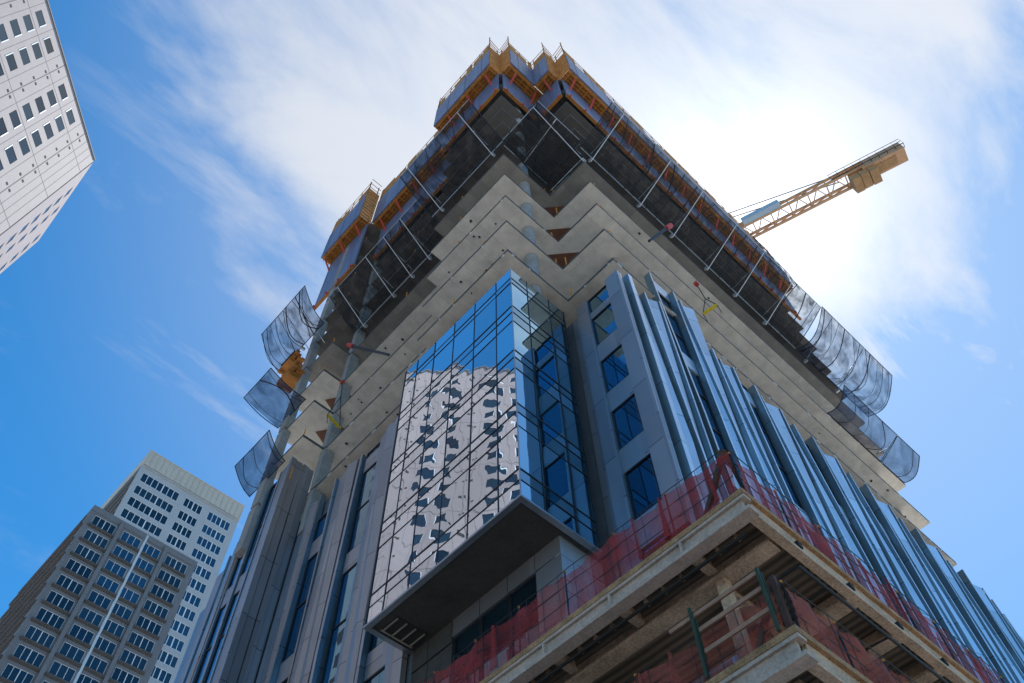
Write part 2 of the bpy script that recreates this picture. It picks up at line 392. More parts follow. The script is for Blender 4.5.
# short return beside the bay (one window stack)
T = 40.45
panel(faceB,-1.08,-.45,12.8,T,.22); panel(faceB,-.45,.06,12.8,T-.6,.05,mat='metal')
panel(faceB,-3.42,-2.58,12.8,T+.2,.25)
fin(faceB,-1.2,12.8,T,.05,.12,.12,mat=('metal','fin_dark'))
for i in range(6):
    z1 = 38.4-4*i
    window(faceB,-2.58,-1.2,z1-2.6,z1); spandrel(faceB,-2.56,-1.2,z1-4.0,z1-2.6,.16)
spandrel(faceB,-2.56,-1.2,38.4,39.0,.16); window(faceB,-2.58,-1.2,39.0,T-.05)
# right-hand front: list of (kind, s0, s1, top)
zb = 12.8
panel(faceR,4.42,4.75,zb,T+.2,.25,mat='fin'); fin(faceR,5.0,zb,T+.25,.30,.30,.30)
RF = [('panel',5.3,6.1,T,.18),('fin',6.3,T,1),('panel',6.45,7.25,T,-.22),('fin',7.3,T+.1,0),
 ('win2',8.0,9.45,44.8),('fin',7.72,44.8,1),('fin',9.5,44.6,0),('panel',9.68,10.25,44.7,.2),('fin',10.3,44.7,1),('panel',10.5,11.45,44.8,-.25),
 ('fin',11.55,T,0),('panel',11.72,12.25,T,.2),('fin',12.34,T,1),('panel',12.5,13.15,T,-.2),('fin',13.28,T,0),('win',13.6,15.0,T)]
x = 15.2; j = 0
pat = [(0,.0,'fin'),(.18,.55,'panel'),(.68,0,'fin'),(.86,2.1,'panel'),(2.25,0,'fin'),(2.42,3.55,'panel'),(3.68,0,'fin'),(3.9,5.15,'win')]
while x < 40.6:
    for a,b,kind in pat:
        if x+max(a,b) > 40.7: break
        if kind == 'fin': RF.append(('fin',x+a,T+(.18 if a==0 else 0),j%2)); j += 1
        elif kind == 'panel': RF.append(('panel',x+a,x+b,T-.05,.2 if j%2 else -.24))
        else: RF.append(('win',x+a,x+b,T-.5))
    x += 5.35
for i,e in enumerate(RF):
    if e[0]=='panel': panel(faceR,e[1],e[2],zb,e[3],.14,e[4]*1.45,mat='fin')
    elif e[0]=='fin': fin(faceR,e[1],zb,e[2],.20,.34,.13,bool(e[3]))
    else:
        s0,s1,top = e[1:4]; zt = top
        if e[0]=='win2': spandrel(faceR,s0,s1,43.6,44.8,.2,'fin'); zt = 43.6
        st = (i%3)*2.6
        zlist=[zt, 39.2-st, 29.6-st*.7, 20.0]
        for q in range(3):
            a=zlist[q]; b_=zlist[q+1]
            window(faceR,s0,s1,b_+.65,a, [b_+.65+(a-b_-.65)*t for t in ((.33,.66) if a-b_>5 else ())]); spandrel(faceR,s0,s1,b_-.65,b_+.65,.17,'fin')
for dx,tt in ((40.9,39.6),(41.3,38.0),(41.7,36.2),(42.1,34.2),(42.5,32)): fin(faceR,dx,zb,tt,.2,.3,.25)
MB().box(40.9,42.7,-3.1,10,0,31.8).build('end_wall', M['fin_dark'], TW)
# recessed left-hand front
panel(faceL,19.45,20.45,zb,T,.2,.1); panel(faceL,18.75,19.4,zb,T-.3,.3,-.12)
LW = [(17.15,18.45),(13.05,14.35),(9.6,11.0)]
fin(faceL,18.5,zb,T,.12,.28,.14,True,('metal','fin_dark')); fin(faceL,16.95,zb,T,.1,.2,.12,False,('metal','fin_dark'))
panel(faceL,15.9,16.9,zb,T,.22,.12); panel(faceL,15.05,15.8,zb,T+.1,.3,-.14)
fin(faceL,14.5,zb,T,.14,.3,.22,True,('metal','fin_dark'))
panel(faceL,12.2,12.95,zb,T,.24,.13); panel(faceL,11.35,12.1,zb,T+.15,.3,-.16); fin(faceL,11.05,zb,T,.2,.3,.2,False,('metal','fin_dark'))
panel(faceL,8.5,9.5,zb,T,.2,.1)
for i,(a,b_) in enumerate(LW):
    if i == 0:   lv = [(36.4,T-2.2),(28.4,35.1),(20.4,27.1)]; sp=[(35.1,36.4),(27.1,28.4),(19.1,20.4)]
    elif i == 1: lv = [(39.9,T),(32.4,38.7),(24.4,31.1),(16.5,23.1)]; sp=[(38.7,39.9),(31.1,32.4),(23.1,24.4)]
    else:        lv = [(32.4,38.9),(24.4,31.1),(16.5,23.1)]; sp=[(38.9,T),(31.1,32.4),(23.1,24.4)]
    for z0,z1 in lv: window(faceL,a,b_,z0,z1,[z0+(z1-z0)*.5] if z1-z0>4 else ())
    for z0,z1 in sp: spandrel(faceL,a,b_,z0,z1,.16)
# far bay
fin(faceF,20.55,zb,44.5,.04,.06,.3,True,('metal','fin_dark')); panel(faceF,20.9,21.7,zb,44.2,.16,.06)
fin(faceF,21.75,zb,44.2,.0,.05,.15,True,('metal','fin_dark'))
for z0,z1 in [(35.9,43.6),(28.7,34.6),(20.7,27.4)]: window(faceF,21.95,22.75,z0,z1,[(z0+z1)/2]); window(faceF,23.25,24.05,z0-.1,z1-.1,[(z0+z1)/2])
for z0,z1 in [(34.6,35.9),(27.4,28.7)]: spandrel(faceF,21.95,22.75,z0,z1,.16); spandrel(faceF,23.25,24.05,z0-.1,z1-.1,.16)
fin(faceF,22.85,zb,44.2,.02,.08,.28,False,('metal','fin_dark')); fin(faceF,24.1,zb,40.9,.0,.05,.16,True,('metal','fin_dark'))
panel(faceF,24.3,25.0,zb,40.3,.2,.1); panel(faceF,25.05,25.35,zb,40.2,.1,mat='fin_dark'); fin(faceF,25.4,zb,39.6,.0,.04,.14,True,('metal','fin_dark')); panel(faceF,25.6,26.4,zb,38.6,.16); panel(faceF,26.45,27.2,zb,36.4,.08,mat='fin_dark')
for s0,s1,n in ((.30,.66,.22),(.70,1.16,.16),(1.22,1.62,.20),(1.66,2.05,.12)): panel(faceG,s0,s1,zb,44.55,n)
# glass bay
GB = MB().box(.42,4.2,.28,8.22,23.25,40.3).build('glass_bay', M['wallmass'], TW)
vl = [.10,1.22,2.82,4.42,6.0,7.45,8.42]; ur=[.24,1.38,2.93,3.98]
lev = [23.04,23.86,24.46,26.96,27.86,28.44,30.98,31.84,32.42,34.98,35.82,36.42,38.86,39.36,40.42]
rr = random.Random(3)
gl = MB()
for a,b_ in zip(vl[:-1],vl[1:]):
    for z0,z1 in zip(lev[:-1],lev[1:]):
        j=[rr.uniform(-.0065,.0065) for _ in range(3)]
        gl.quad((.262+j[0],a+.02,z0+.02),(.262+j[1],b_-.02,z0+.02),(.262+j[1]+j[2]*.6,b_-.02,z1-.02),(.262+j[0]+j[2]*.6,a+.02,z1-.02))
gl.build('bay_glazing', M['boxglass'], GB)
gl = MB()
for a,b_ in zip(ur[:-1],ur[1:]):
    for z0,z1 in zip(lev[:-1],lev[1:]):
        j=[rr.uniform(-.006,.006) for _ in range(3)]
        gl.quad((a+.02,.122+j[0],z0+.02),(b_-.02,.122+j[1],z0+.02),(b_-.02,.122+j[1]+j[2]*.6,z1-.02),(a+.02,.122+j[0]+j[2]*.6,z1-.02))
gl.build('bay_glazing', M['boxglass2'], GB)
mb = MB()
for v in vl[1:-1]: mb.box(.236,.30,v-.016,v+.016,23.06,40.42)
for z in lev[1:-1]:
    w = .03 if z in (36.42,32.42,28.44,24.46) else .015
    mb.box(.238,.298,.12,8.42,z-w,z+w)
mb.build('mullion', M['mull'], GB)
mb = MB()
for uu in ur[1:-1]: mb.box(uu-.016,uu+.016,.096,.16,23.06,40.42)
for z in lev[1:-1]:
    w = .03 if z in (36.42,32.42,28.44,24.46) else .015
    mb.box(.262,3.98,.098,.158,z-w,z+w)
mb.build('mullion', M['mull'], GB)
MB().box(.225,.262,.085,.122,23.03,40.42).build('corner_trim', M['mull_lt'], GB)
MB().box(.23,.3,8.42,8.5,23.03,40.42).build('side_trim', M['mull'], GB); MB().box(3.98,4.06,.1,.2,23.03,40.42).build('side_trim', M['mull'], GB)
mb = MB().box(.2,.42,.06,8.5,22.93,23.03).box(.42,4.05,.06,.28,22.93,23.03).box(.42,2.7,8.28,8.5,22.93,23.03)
mb.build('bottom_trim', M['mull_lt'], GB)
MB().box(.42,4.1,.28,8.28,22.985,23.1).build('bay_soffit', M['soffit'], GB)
mb = MB().box(.75,2.2,7.2,8.15,22.96,22.98,1)
for i in range(4): mb.box(.8+.42*i,.86+.42*i,7.25,8.1,22.93,22.955,0)
mb.box(.75,2.2,8.1,8.16,22.92,22.955,0)
mb.build('soffit_grille', [M['trim'],M['vent']], GB)
# set-back wall under the bay
def faceU(s,n,z): return (2.75-n, s, z)
for a,b_ in ((.52,1.72),(1.76,3.1),(3.14,4.55),(4.59,6.02)): panel(faceU,a,b_,22.2,22.98,.35)
panel(faceU,.52,1.72,20.7,22.16,.34); panel(faceU,.52,1.72,12.8,20.66,.34)
for a,b_ in ((1.74,3.1),(3.12,4.55),(4.57,6.02)): window(faceU,a,b_,13,22.18,(20.3,),.22)
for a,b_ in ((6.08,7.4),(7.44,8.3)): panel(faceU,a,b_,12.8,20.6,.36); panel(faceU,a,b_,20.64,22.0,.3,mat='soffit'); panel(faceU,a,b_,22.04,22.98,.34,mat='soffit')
def faceV(s,n,z): return (s, .8-n, z)
for z0,z1 in ((22.1,22.98),(20.6,22.06),(16.7,20.56)): panel(faceV,2.42,4.5,z0,z1,.3,mat='fin')
MB().tube((2.6,8.9,20.4),(1.2,9.1,20.2),.03).tube((1.2,9.1,20.2),(.9,9.1,21.0),.03).build('bracket', M['blacksteel'], TW)

# ------------------------------------------------------------------ work platforms round the top
def frame_uv(face, c, s0, s1):
    """maps (s,n,z) onto a wall line: face 'u' runs along y at x=c facing -x, face 'v' along x at y=c facing -y"""
    return (lambda s,n,z: (c-n, s, z)) if face == 'u' else (lambda s,n,z: (s, c-n, z))
def platform(face, c, s0, s1, label, zl=76.6, zd=82.6, zt=88.5, zr=92.3, out=1.25, ends=(True,True), o0=None, o1=None, tips=(False,False), d1=None, u1=None):
    P = frame_uv(face,c,s0,s1); o0 = s0 if o0 is None else o0; o1 = s1 if o1 is None else o1; d1 = s1 if d1 is None else d1; u1 = s1 if u1 is None else u1
    org = P((s0+s1)/2, .3, zl)
    t = thing('work_platform', org, label, 'work platform', 'work platforms round the tower top')
    mb = MB(); slabpiece(mb,P,s0+.1,s1-.1,.02,.16,zl+.35,zd-.1); 
    k = s0+1.2
    while k < s1-.4: slabpiece(mb,P,k,k+.03,.14,.175,zl+.36,zd-.12); k += 2.44
    mb.build('lower_panel', M['blue'], t)
    mb = MB(); slabpiece(mb,P,s0+.1,s1-.1,-.05,.22,zl+.05,zl+.33)
    k = s0+.3
    while k < s1-.3: slabpiece(mb,P,k,k+.1,.2,.42,zl-.25,zl+.1,1); k += 1.9
    mb.build('bottom_beam', [M['timber_dk'],M['red']], t)
    mb = MB(); slabpiece(mb,P,s0,d1,-.4,out-.03,zd+.02,zd+.12)
    for n in (.3,.62,.95): slabpiece(mb,P,s0+.02,d1-.02,n,n+.09,zd-.2,zd+.018,1)
    k = s0+.25
    while k < d1-.1: slabpiece(mb,P,k,k+.08,.2,out-.05,zd-.36,zd-.203,1); k += .8
    mb.build('platform_deck', [M['timber'],M['timber_dk']], t)
    mb = MB(); k = s0+.9
    while k < s1-.3:
        mb.bar(P(k,.1,zd-2.0),P(k,out-.25,zd-.4),.09,mi=0); mb.bar(P(k+.12,.1,zd-2.0),P(k+.12,out-.3,zd-.4),.06); mb.cut(); k += 2.6
    build_each(mb,'bracket_strut', M['red'], t)
    mb = MB(); slabpiece(mb,P,o0,o1,out-.02,out+.12,zd,zt)
    k = o0+1.0; rr = random.Random(int(s0*10+c*3))
    while k < o1-.3: slabpiece(mb,P,k,k+.035,out+.12,out+.135,zd+.05,zt-.05,1); k += 2.44
    mb.build('upper_panel', [M['blue'],M['blacksteel']], t)
    mb = MB(); k = o0+.1
    while k < o1-.3:
        w = rr.uniform(.7,1.9)
        if rr.random() < .9: slabpiece(mb,P,k,min(k+w,o1),out-.04,out+.05,zt+.03,zt+rr.uniform(1.4,3.6)); mb.cut()
        k += w+rr.uniform(.04,.4)
    build_each(mb,'timber_board', M['timber'], t)
    mb = MB(); k = o0+.05
    while k < o1: mb.bar(P(k,out,zt),P(k,out,zr+.2),.06); k += 1.5
    mb.bar(P(o1-.03,out,zt),P(o1-.03,out,zr+.2),.06)
    for zz in (zr-2.6,zr-1.3,zr): mb.bar(P(o0,out,zz),P(o1,out,zz),.05,.07)
    mb.build('guard_rail', M['timber_dk'], t)
    for i,(en,sx) in enumerate(zip(ends,(s0,s1))):
        if not en: continue
        e = MB(); z = zd+.15
        sd = -.06 if i == 0 else .06
        while z < zr-2.2:
            slabpiece(e,P,min(sx,sx+sd),max(sx,sx+sd),-.12,out+.04,z,z+.55); z += .72
        for n in (.12,out-.08): slabpiece(e,P,min(sx,sx-sd),max(sx,sx-sd),n,n+.1,zd+.1,zr+(3.4 if tips[i] and n > .5 else 0.4),1)
        for zz in (zr-1.2,zr-.1,zr+1.2): e.bar(P(sx,-.1,zz),P(sx,out,zz+(.9 if tips[i] else 0)),.05,.07,1)
        e.build('end_screen', [M['timber'],M['timber_dk']], t)
    return t
platform('u',0,.12,8.1,'nearest left work platform, blue panels with orange end boards at the projecting corner', tips=(True,False))
platform('v',0,.12,4.3,'short blue work platform at the top, just left of the corner notch', ends=(True,False), o1=3.2, d1=4.46, tips=(True,False))
platform('u',4.47,-3.25,-.2,'short blue work platform at the top, just right of the corner notch', ends=(True,False), o1=-1.28, d1=-1.27, tips=(True,False))
platform('v',-3.37,4.6,38.6,'longest work platform, running along the top of the whole right face', tips=(True,False), zr=92.0)
platform('u',1.75,7.6,20.0,'work platform set back in the recess of the left face, between two others', zl=75.0, ends=(False,False), zr=91.0)
platform('u',.25,20.2,26.7,'far left work platform with a slatted orange end screen, beyond the recess', tips=(False,False), zl=72.5)
t = thing('ladder_rail', (38.5,-4.7,84), 'thin ladder like guard rail rising at the far end of the right roof edge', 'guard rail')
mb = MB()
for i in range(7): mb.bar((35.0+i*.95,-4.75,84.5),(35.0+i*.95,-4.75,90.6-i*.35),.06)
t_p = mb.build('rail_post', M['blacksteel'], t)
MB().bar((35,-4.75,90.6),(40.8,-4.75,88.5),.06).bar((35,-4.75,88.3),(40.8,-4.75,86.6),.05).build('top_rail', M['blacksteel'], t)

# ------------------------------------------------------------------ catch nets on outrigger poles
def catch_net(face, c, s0, s1, poles, label, zb=61.2, zt=63.7, out=3.4, sag=1.2, mat='net_dark', pole=True, t_out=None, shift=0., ropes=7, seed=1, root=-.15):
    drop = .05
    if mat in ('net_dark','net_notch'): sag = .2; drop = .42
    P = frame_uv(face,c,s0,s1); rr = random.Random(seed)
    t = thing('catch_net', P((s0+s1)/2,0,zb), label, 'safety net', 'catch nets on the unfinished tower')
    ns = max(12,int((s1-s0)/.28)); nn = 14; mb = MB(); vs=[]
    ph=[rr.uniform(0,6) for _ in range(4)]
    for i in range(ns+1):
        s = s0+(s1-s0)*i/ns
        w = .5*math.sin(s*2.1+ph[0])+.35*math.sin(s*4.7+ph[1])+.2*math.sin(s*9.1+ph[2])
        for j_ in range(nn+1):
            n = j_/nn; h = math.sin(math.pi*n)
            z = zb+(zt-zb)*n - sag*h*(1+.18*w) ; z += .03*rr.uniform(-1,1)*h
            vs.append(P(s+shift*n+.12*w*h, out*n, z))
    fs=[(i*(nn+1)+j_,(i+1)*(nn+1)+j_,(i+1)*(nn+1)+j_+1,i*(nn+1)+j_+1) for i in range(ns) for j_ in range(nn)]
    mb.add(vs,fs); mb.build('net_mesh', M[mat], t, smooth=True)
    mb = MB().path([P(s0+shift,out,zt),P((s0+s1)/2+shift,out,zt-.05),P(s1+shift,out,zt)],.028).cut()
    mb.path([P(s0,0.02,zb),P(s1,0.02,zb)],.03)
    build_each(mb,'edge_cable', M['galv' if mat in ('net_dark','net_notch') else 'rope'], t)
    mb = MB()
    for r_ in range(ropes):
        s = s0+(s1-s0)*(r_+.5+rr.uniform(-.35,.35))/ropes; d = rr.uniform(-.9,.9); pts=[]
        for j_ in range(9):
            n=j_/8; pts.append(P(s+shift*n+d*math.sin(math.pi*n), out*n, zb+(zt-zb)*n-sag*1.06*math.sin(math.pi*n)-.02))
        mb.path(pts,rr.choice((.02,.03,.05)),4); mb.cut()
    for e in (s0,s1):
        mb.path([P(e+shift*n/8,out*n/8,zb+(zt-zb)*n/8-sag*math.sin(math.pi*n/8)) for n in range(9)],.04,4); mb.cut()
    build_each(mb,'net_rope', M['rope'], t)
    for s in poles:
        p = MB().tube(P(s,root,zb-drop),P(s+shift,out+.05,zt-drop*.6),.034,.03,8)
        p.tube(P(s,.02,zb+.9),P(s+shift*.6,out*.55,zb+(zt-zb)*.55),.025,n=6)
        p.box(*[q for pair in zip(P(s-.07,-.3,0),P(s+.07,.04,0)) for q in pair][:4], zb-.2, zb+.1)
        p.build('outrigger_pole', M['galv'], t)
    return t
catch_net('u',0,0,7.9,(1.2,6.9),'dark catch net on two outrigger poles along the left face of the projecting corner',seed=2)
catch_net('v',0,.05,4.3,(1.9,),'dark catch net on one crossing pole on the right face of the projecting left corner',zb=60.2,zt=62.2,out=3.6,mat='net_notch',seed=3,ropes=4)
catch_net('u',4.47,-3.4,-.1,(-3.3,),'dark catch net on one crossing pole in the notch between the two corners',zb=58.9,zt=60.9,out=4.6,mat='net_notch',seed=4,ropes=4)
catch_net('v',-3.37,4.5,29.9,(5.7,10.9,14.6,18.7,22.2,26.0),'long dark catch net with a row of silver poles along the right face',zb=61.4,zt=63.7,out=3.6,seed=5,ropes=20)
catch_net('v',-3.37,30.0,40.3,(31.5,36.0),'blue lit sagging catch net with dark ropes at the far end of the right face',zb=61.4,zt=63.8,out=3.7,sag=1.35,mat='net_end',seed=6,ropes=11)
catch_net('u',1.9,8.1,19.9,(10.6,12.7,15.0,18.7),'dark catch net with four silver poles across the recess of the left face',zb=61.3,zt=64.0,out=3.1,seed=7,ropes=11)
catch_net('u',-.7,20.4,26.6,(21.8,23.4),'highest blue lit catch net sticking out at the left end, with many sagging ropes',zb=60.6,zt=63.8,out=2.6,sag=.6,mat='net_end',root=-1.1,seed=8,ropes=11)
catch_net('u',.2,21.2,24.6,(),'middle small blue lit net between two others at the left end of the tower',zb=51.6,zt=52.4,out=3.2,sag=.25,mat='net_low',seed=9,ropes=3)
catch_net('u',.2,21.2,25.2,(),'lowest small blue lit net at the left end, just above the metal cladding',zb=44.6,zt=46.4,out=1.7,sag=.3,mat='net_low',seed=10,ropes=3)
catch_net('v',-3.37,28.0,37.6,(34.6,),'lower blue lit net at the far end of the right face, under the larger one',zb=50.3,zt=51.6,out=2.05,sag=.7,mat='net_low',seed=11,ropes=5)

for (v0,z0,lab,seed) in ((23.5,57.0,'orange timber stacked on a small landing at the left end, between the two upper nets',31),(24.4,60.0,'orange timber stacked on a small landing at the left end, behind the highest net',32)):
    t = thing('timber_landing', (-.2,v0+.8,z0), lab, 'loading platform', 'timber landings at the left end of the tower'); rr = random.Random(seed)
    MB().box(-.95,.35,v0,v0+1.8,z0,z0+.14).box(-.9,.3,v0+.1,v0+.25,z0-.25,z0-.003).box(-.9,.3,v0+1.5,v0+1.65,z0-.25,z0-.003).build('landing_deck', M['timber_dk'], t)
    q = MB()
    for i in range(11):
        h = z0+.145+.22*(i//3); x_ = -.85+.36*(i%3)+rr.uniform(-.05,.05)
        q.box(x_,x_+.3,v0-rr.uniform(.1,.6),v0+1.7+rr.uniform(0,.5),h,h+.2).cut()
    build_each(q, 'timber_balk', M['timber_dk'], t)

# ------------------------------------------------------------------ hoist arms and lifting beams
def hoist_arm(a, b, label):
    t = thing('hoist_arm', a, label, 'hoist arm', 'dark hoist arms sticking out of the bare floors')
    MB().tube(a,b,.12,.09,12).build('arm_tube', M['blacksteel'], t)
    d=(Vector(b)-Vector(a)).normalized()
    MB().tube(Vector(a)-d*.8,Vector(a)+d*.35,.19,.19,12).build('arm_base', M['red'], t)
hoist_arm((11.2,-4.4,55.35),(9.27,-3.6,51.47),'black hoist arm with a red base sticking out of the floors on the right face')
hoist_arm((1.3,18.55,57.0),(1.95,13.8,50.6),'black hoist arm with a red base crossing the floors in the left recess')
def lifting_beam(top, hook, a, b, label):
    t = thing('lifting_beam', hook, label, 'lifting beam', 'yellow lifting beams hanging at the bare floors')
    MB().bar(a,b,.13,.2).build('spreader_beam', M['yellow'], t)
    mb = MB().tube(top,hook,.035,n=6).tube(hook,a,.03,n=6).tube(hook,b,.03,n=6)
    for p in (a,b): mb.tube(p,(p[0]+.15,p[1],p[2]-.8),.025,n=6)
    mb.build('sling_rope', M['blacksteel'], t)
    MB().box(top[0]-.13,top[0]+.13,top[1]-.13,top[1]+.13,top[2]-.14,top[2]+.14).build('anchor_block', M['red'], t)
lifting_beam((13.1,-3.9,50.0),(12.6,-4.18,46.9),(12.9,-3.55,46.2),(13.12,-4.5,46.3),'yellow lifting beam hanging in front of the floors on the right face')
lifting_beam((1.9,19.75,53.9),(1.1,17.6,48.9),(1.05,18.8,48.0),(2.3,19.1,48.0),'yellow lifting beam hanging by the column in the left recess')

# ------------------------------------------------------------------ tower crane
cr = thing('tower_crane', (37,3.3,82.3), 'orange tower crane whose long counter jib with a boxed counterweight reaches out behind the roof', 'crane')
D = Vector((.293,-.956,0)); S = Vector((.956,.293,0)); B0 = Vector((37,3.3,100))
def lattice(p, q, w, h, n, r=.09, top=True):
    mb = MB(); p=Vector(p); q=Vector(q); d=(q-p)
    A=[p+S*w/2,p-S*w/2,p+S*w/2+Vector((0,0,h)),p-S*w/2+Vector((0,0,h))]
    for a in A[:4 if top else 2]: mb.bar(a,a+d,r*2.2,r*2.2)
    for i in range(n):
        a=d*i/n; b_=d*(i+1)/n; m_=d*(i+.5)/n
        mb.bar(A[0]+a,A[1]+a,r); mb.bar(A[0]+a,A[1]+m_,r*.8); mb.bar(A[1]+m_,A[0]+b_,r*.8)
        if top:
            for k in (0,1): mb.bar(A[k]+a,A[k+2]+a,r); mb.bar(A[k]+a,A[k+2]+b_,r*.8)
    mb.bar(A[0]+d,A[1]+d,r); return mb
lattice(B0+D*1.2,B0+D*23.0,2.0,1.0,9,.13).build('counter_jib', M['crane'], cr)
MB().box(-1,1,-1,1,-1,1)
def obox(p, l, w, h): # box along D
    p=Vector(p); a=[p-S*w/2,p+S*w/2,p+S*w/2+D*l,p-S*w/2+D*l]
    return MB().hexa(a,[x_+Vector((0,0,h)) for x_ in a])
obox(B0+D*22.6+Vector((0,0,-.5)),5.2,1.9,1.9).build('counterweight_frame', M['crane'], cr)
[obox(B0+D*(20.9+1.08*i)+S*.35+Vector((0,0,-1.5+.12*(i%2))),1.0,2.0,1.9).build('counterweight', M['crane_wt'], cr) for i in range(3)]
obox(B0+D*24.2+S*.05+Vector((0,0,-.62)),2.4,1.1,.1).build('winch_tray', M['crane_wt'], cr)
obox(B0+D*7.4-S*1.5+Vector((0,0,-.1)),4.9,.75,.9).build('catwalk', M['crane_blue'], cr)
mb=MB()
for i in range(10): a=B0+D*(19+i)-S*1.25; mb.bar(a,a+Vector((0,0,1.5)),.05)
mb.bar(B0+D*19-S*1.25+Vector((0,0,1.5)),B0+D*28-S*1.25+Vector((0,0,1.5)),.05).bar(B0+D*19-S*1.25+Vector((0,0,.8)),B0+D*28-S*1.25+Vector((0,0,.8)),.05)
mb.bar(B0+D*19-S*1.25,B0+D*28-S*1.25,.08)
for i in range(10): a=B0+D*(19+i); mb.bar(a-S*1.25,a-S*.6,.06)
mb.build('jib_railing', M['blacksteel'], cr)
apex=B0+Vector((0,0,9))
MB().tube(apex-S*.3,B0+D*20-S*.7+Vector((0,0,1.4)),.07,n=6).tube(apex+S*.3,B0+D*20+S*.3+Vector((0,0,1.4)),.07,n=6).tube(apex,B0-D*20+Vector((0,0,1.6)),.045,n=6).build('pendant_cable', M['blacksteel'], cr)
lattice(B0-D*1.2,B0-D*30,1.3,1.4,14).build('main_jib', M['crane'], cr)
mb=MB(); 
for sx in (-.8,.8):
    for sy in (-.8,.8): mb.bar(B0+S*sx+D*sy+Vector((0,0,-17.7)),B0+S*sx+D*sy,.18); mb.bar(B0+S*sx+D*sy,apex,.12)
for i in range(9):
    z0=-17.7+i*1.95
    for a,b_ in (((-.8,-.8),(.8,-.8)),((.8,-.8),(.8,.8)),((.8,.8),(-.8,.8)),((-.8,.8),(-.8,-.8))):
        mb.bar(B0+S*a[0]+D*a[1]+Vector((0,0,z0)),B0+S*b_[0]+D*b_[1]+Vector((0,0,z0+1.95)),.09)
mb.build('mast', M['crane'], cr)
obox(B0-D*1.6+S*1.0+Vector((0,0,-.2)),1.8,1.3,2.1).build('operator_cab', M['frame'], cr)

# ------------------------------------------------------------------ podium deck in front
PD = thing('podium_frame', (.06,-7.3,0), 'two storey podium deck with tan sprayed steel beams, lower right in front of the tower', 'podium')
X0,Y0 = .06,-7.32; XE,YE = 46.,22.
for zt,nm in ((16.7,1),(12.7,0)):
    XE,YE = (46.,22.) if nm else (16.,6.)
    NB = 11 if nm else 5
    if nm: poly=[(X0,Y0),(XE,Y0),(XE,-3.75),(4.2,-3.75),(4.2,.4),(2.3,.4),(2.3,YE),(X0,YE)]; pol2=[(X0+.3,Y0+.3),(XE,Y0+.3),(XE,-3.76),(4.19,-3.76),(4.19,.39),(2.29,.39),(2.29,YE),(X0+.3,YE)]
    else:  poly=[(X0,Y0),(XE,Y0),(XE,Y0+.8),(X0+.8,Y0+.8),(X0+.8,YE),(X0,YE)]; pol2=[(X0+.3,Y0+.3),(XE,Y0+.3),(XE,Y0+.79),(X0+.79,Y0+.79),(X0+.79,YE),(X0+.3,YE)]
    MB().prism(poly, zt-.16, zt).build('deck_slab', M['edge'], PD)
    MB().prism(pol2, zt-.24, zt-.165).build('metal_decking', M['decking'], PD)
    zb_=zt-.72
    # edge beams: sprayed I-sections (web set back between two flanges)
    MB().box(X0+.10,X0+.2,Y0+.16,YE,zb_+.1,zt-.162).box(X0-.03,X0+.34,Y0-.03,YE,zb_,zb_+.1).box(X0+.02,X0+.3,Y0+.02,YE,zt-.25,zt-.163).build('edge_beam', M['fire_lt'], PD)
    MB().box(X0+.36,XE,Y0+.10,Y0+.2,zb_+.1,zt-.162).box(X0+.345,XE,Y0+.02,Y0+.26,zb_,zb_+.1).build('edge_beam', M['fire'], PD)
    for k in range(NB):                      # web stiffeners
        y=Y0+1.95+2.35*k
        MB().box(X0-.02,X0+.1,y,y+.06,zb_+.102,zt-.26).build('stiffener_plate', M['fire_lt'], PD)
    # inner beams parallel to the left edge, then the ones crossing the right-hand run
    MB().box(1.18,1.62,Y0+.342,YE,zb_-.02,zb_+.08).box(1.36,1.44,Y0+.342,YE,zb_+.082,zt-.242).build('floor_beam', M['fire'], PD)
    for k in range(NB):
        y=Y0+1.95+2.35*k
        MB().box(X0+.345,1.17,y-.12,y+.12,zb_+.12,zb_+.2).box(X0+.345,1.17,y-.04,y+.04,zb_+.202,zt-.243).build('floor_beam', M['fire'], PD)
    for k in range(10 if nm else 4):          # dark bolted joints in the edge beam
        xx=1.95+2.08*k; MB().box(xx,xx+.17,Y0-.012,Y0+.10,zb_+.13,zb_+.30).build('beam_joint', M['vent'], PD)
    x=4.15
    while x<XE-2:
        MB().box(x,x+.42,Y0+.265,-3.77,zb_-.01,zb_+.09).box(x+.17,x+.25,Y0+.345,-3.77,zb_+.092,zt-.243).build('floor_beam', M['fire'], PD)
        x+=1.92
    MB().box(1.63,XE,-5.3,-5.0,zb_+.1,zb_+.2)   .box(1.63,XE,-5.19,-5.11,zb_+.202,zt-.243).build('floor_beam', M['fire'], PD)
XE,YE=46.,22.
# hanger clips along the decking and black sprinkler pipes
mb=MB()
for k in range(40):
    y=Y0+.9+.58*k
    mb.box(.78,.98,y,y+.05,16.28,16.44).cut()
build_each(mb,'deck_hanger', M['fire'], PD)
mb=MB().path([(.55,Y0+.5,15.92),(.55,YE,15.92)],.045,8).cut().path([(2.15,-6.5,15.82),(2.15,-7.02,15.82),(44,-7.02,15.82)],.045,8)
build_each(mb,'sprinkler_pipe', M['pipe'], PD)
mb=MB()
for k in range(9):
    mb.path([(3.3+k*2.55,-7.02,15.82),(3.3+k*2.55,-6.35,15.86),(3.3+k*2.55,-6.35,15.7)],.03,6).cut()
build_each(mb,'pipe_branch', M['pipe'], PD)
for (x,y) in ((1.4,-5.42),(.75,1.5),(.75,10),(9.5,Y0+.7),(19.5,Y0+.7),(29.5,Y0+.7),(39.5,Y0+.7)):
    MB().box(x-.14,x+.14,y-.14,y+.14,0,11.97).box(x-.13,x+.13,y-.13,y+.13,12.71,15.96).build('podium_column', M['fire'], PD)
MB().box(1.3,2.2,-4.6,YE,0,11.5).build('podium_wall', M['column'], PD)
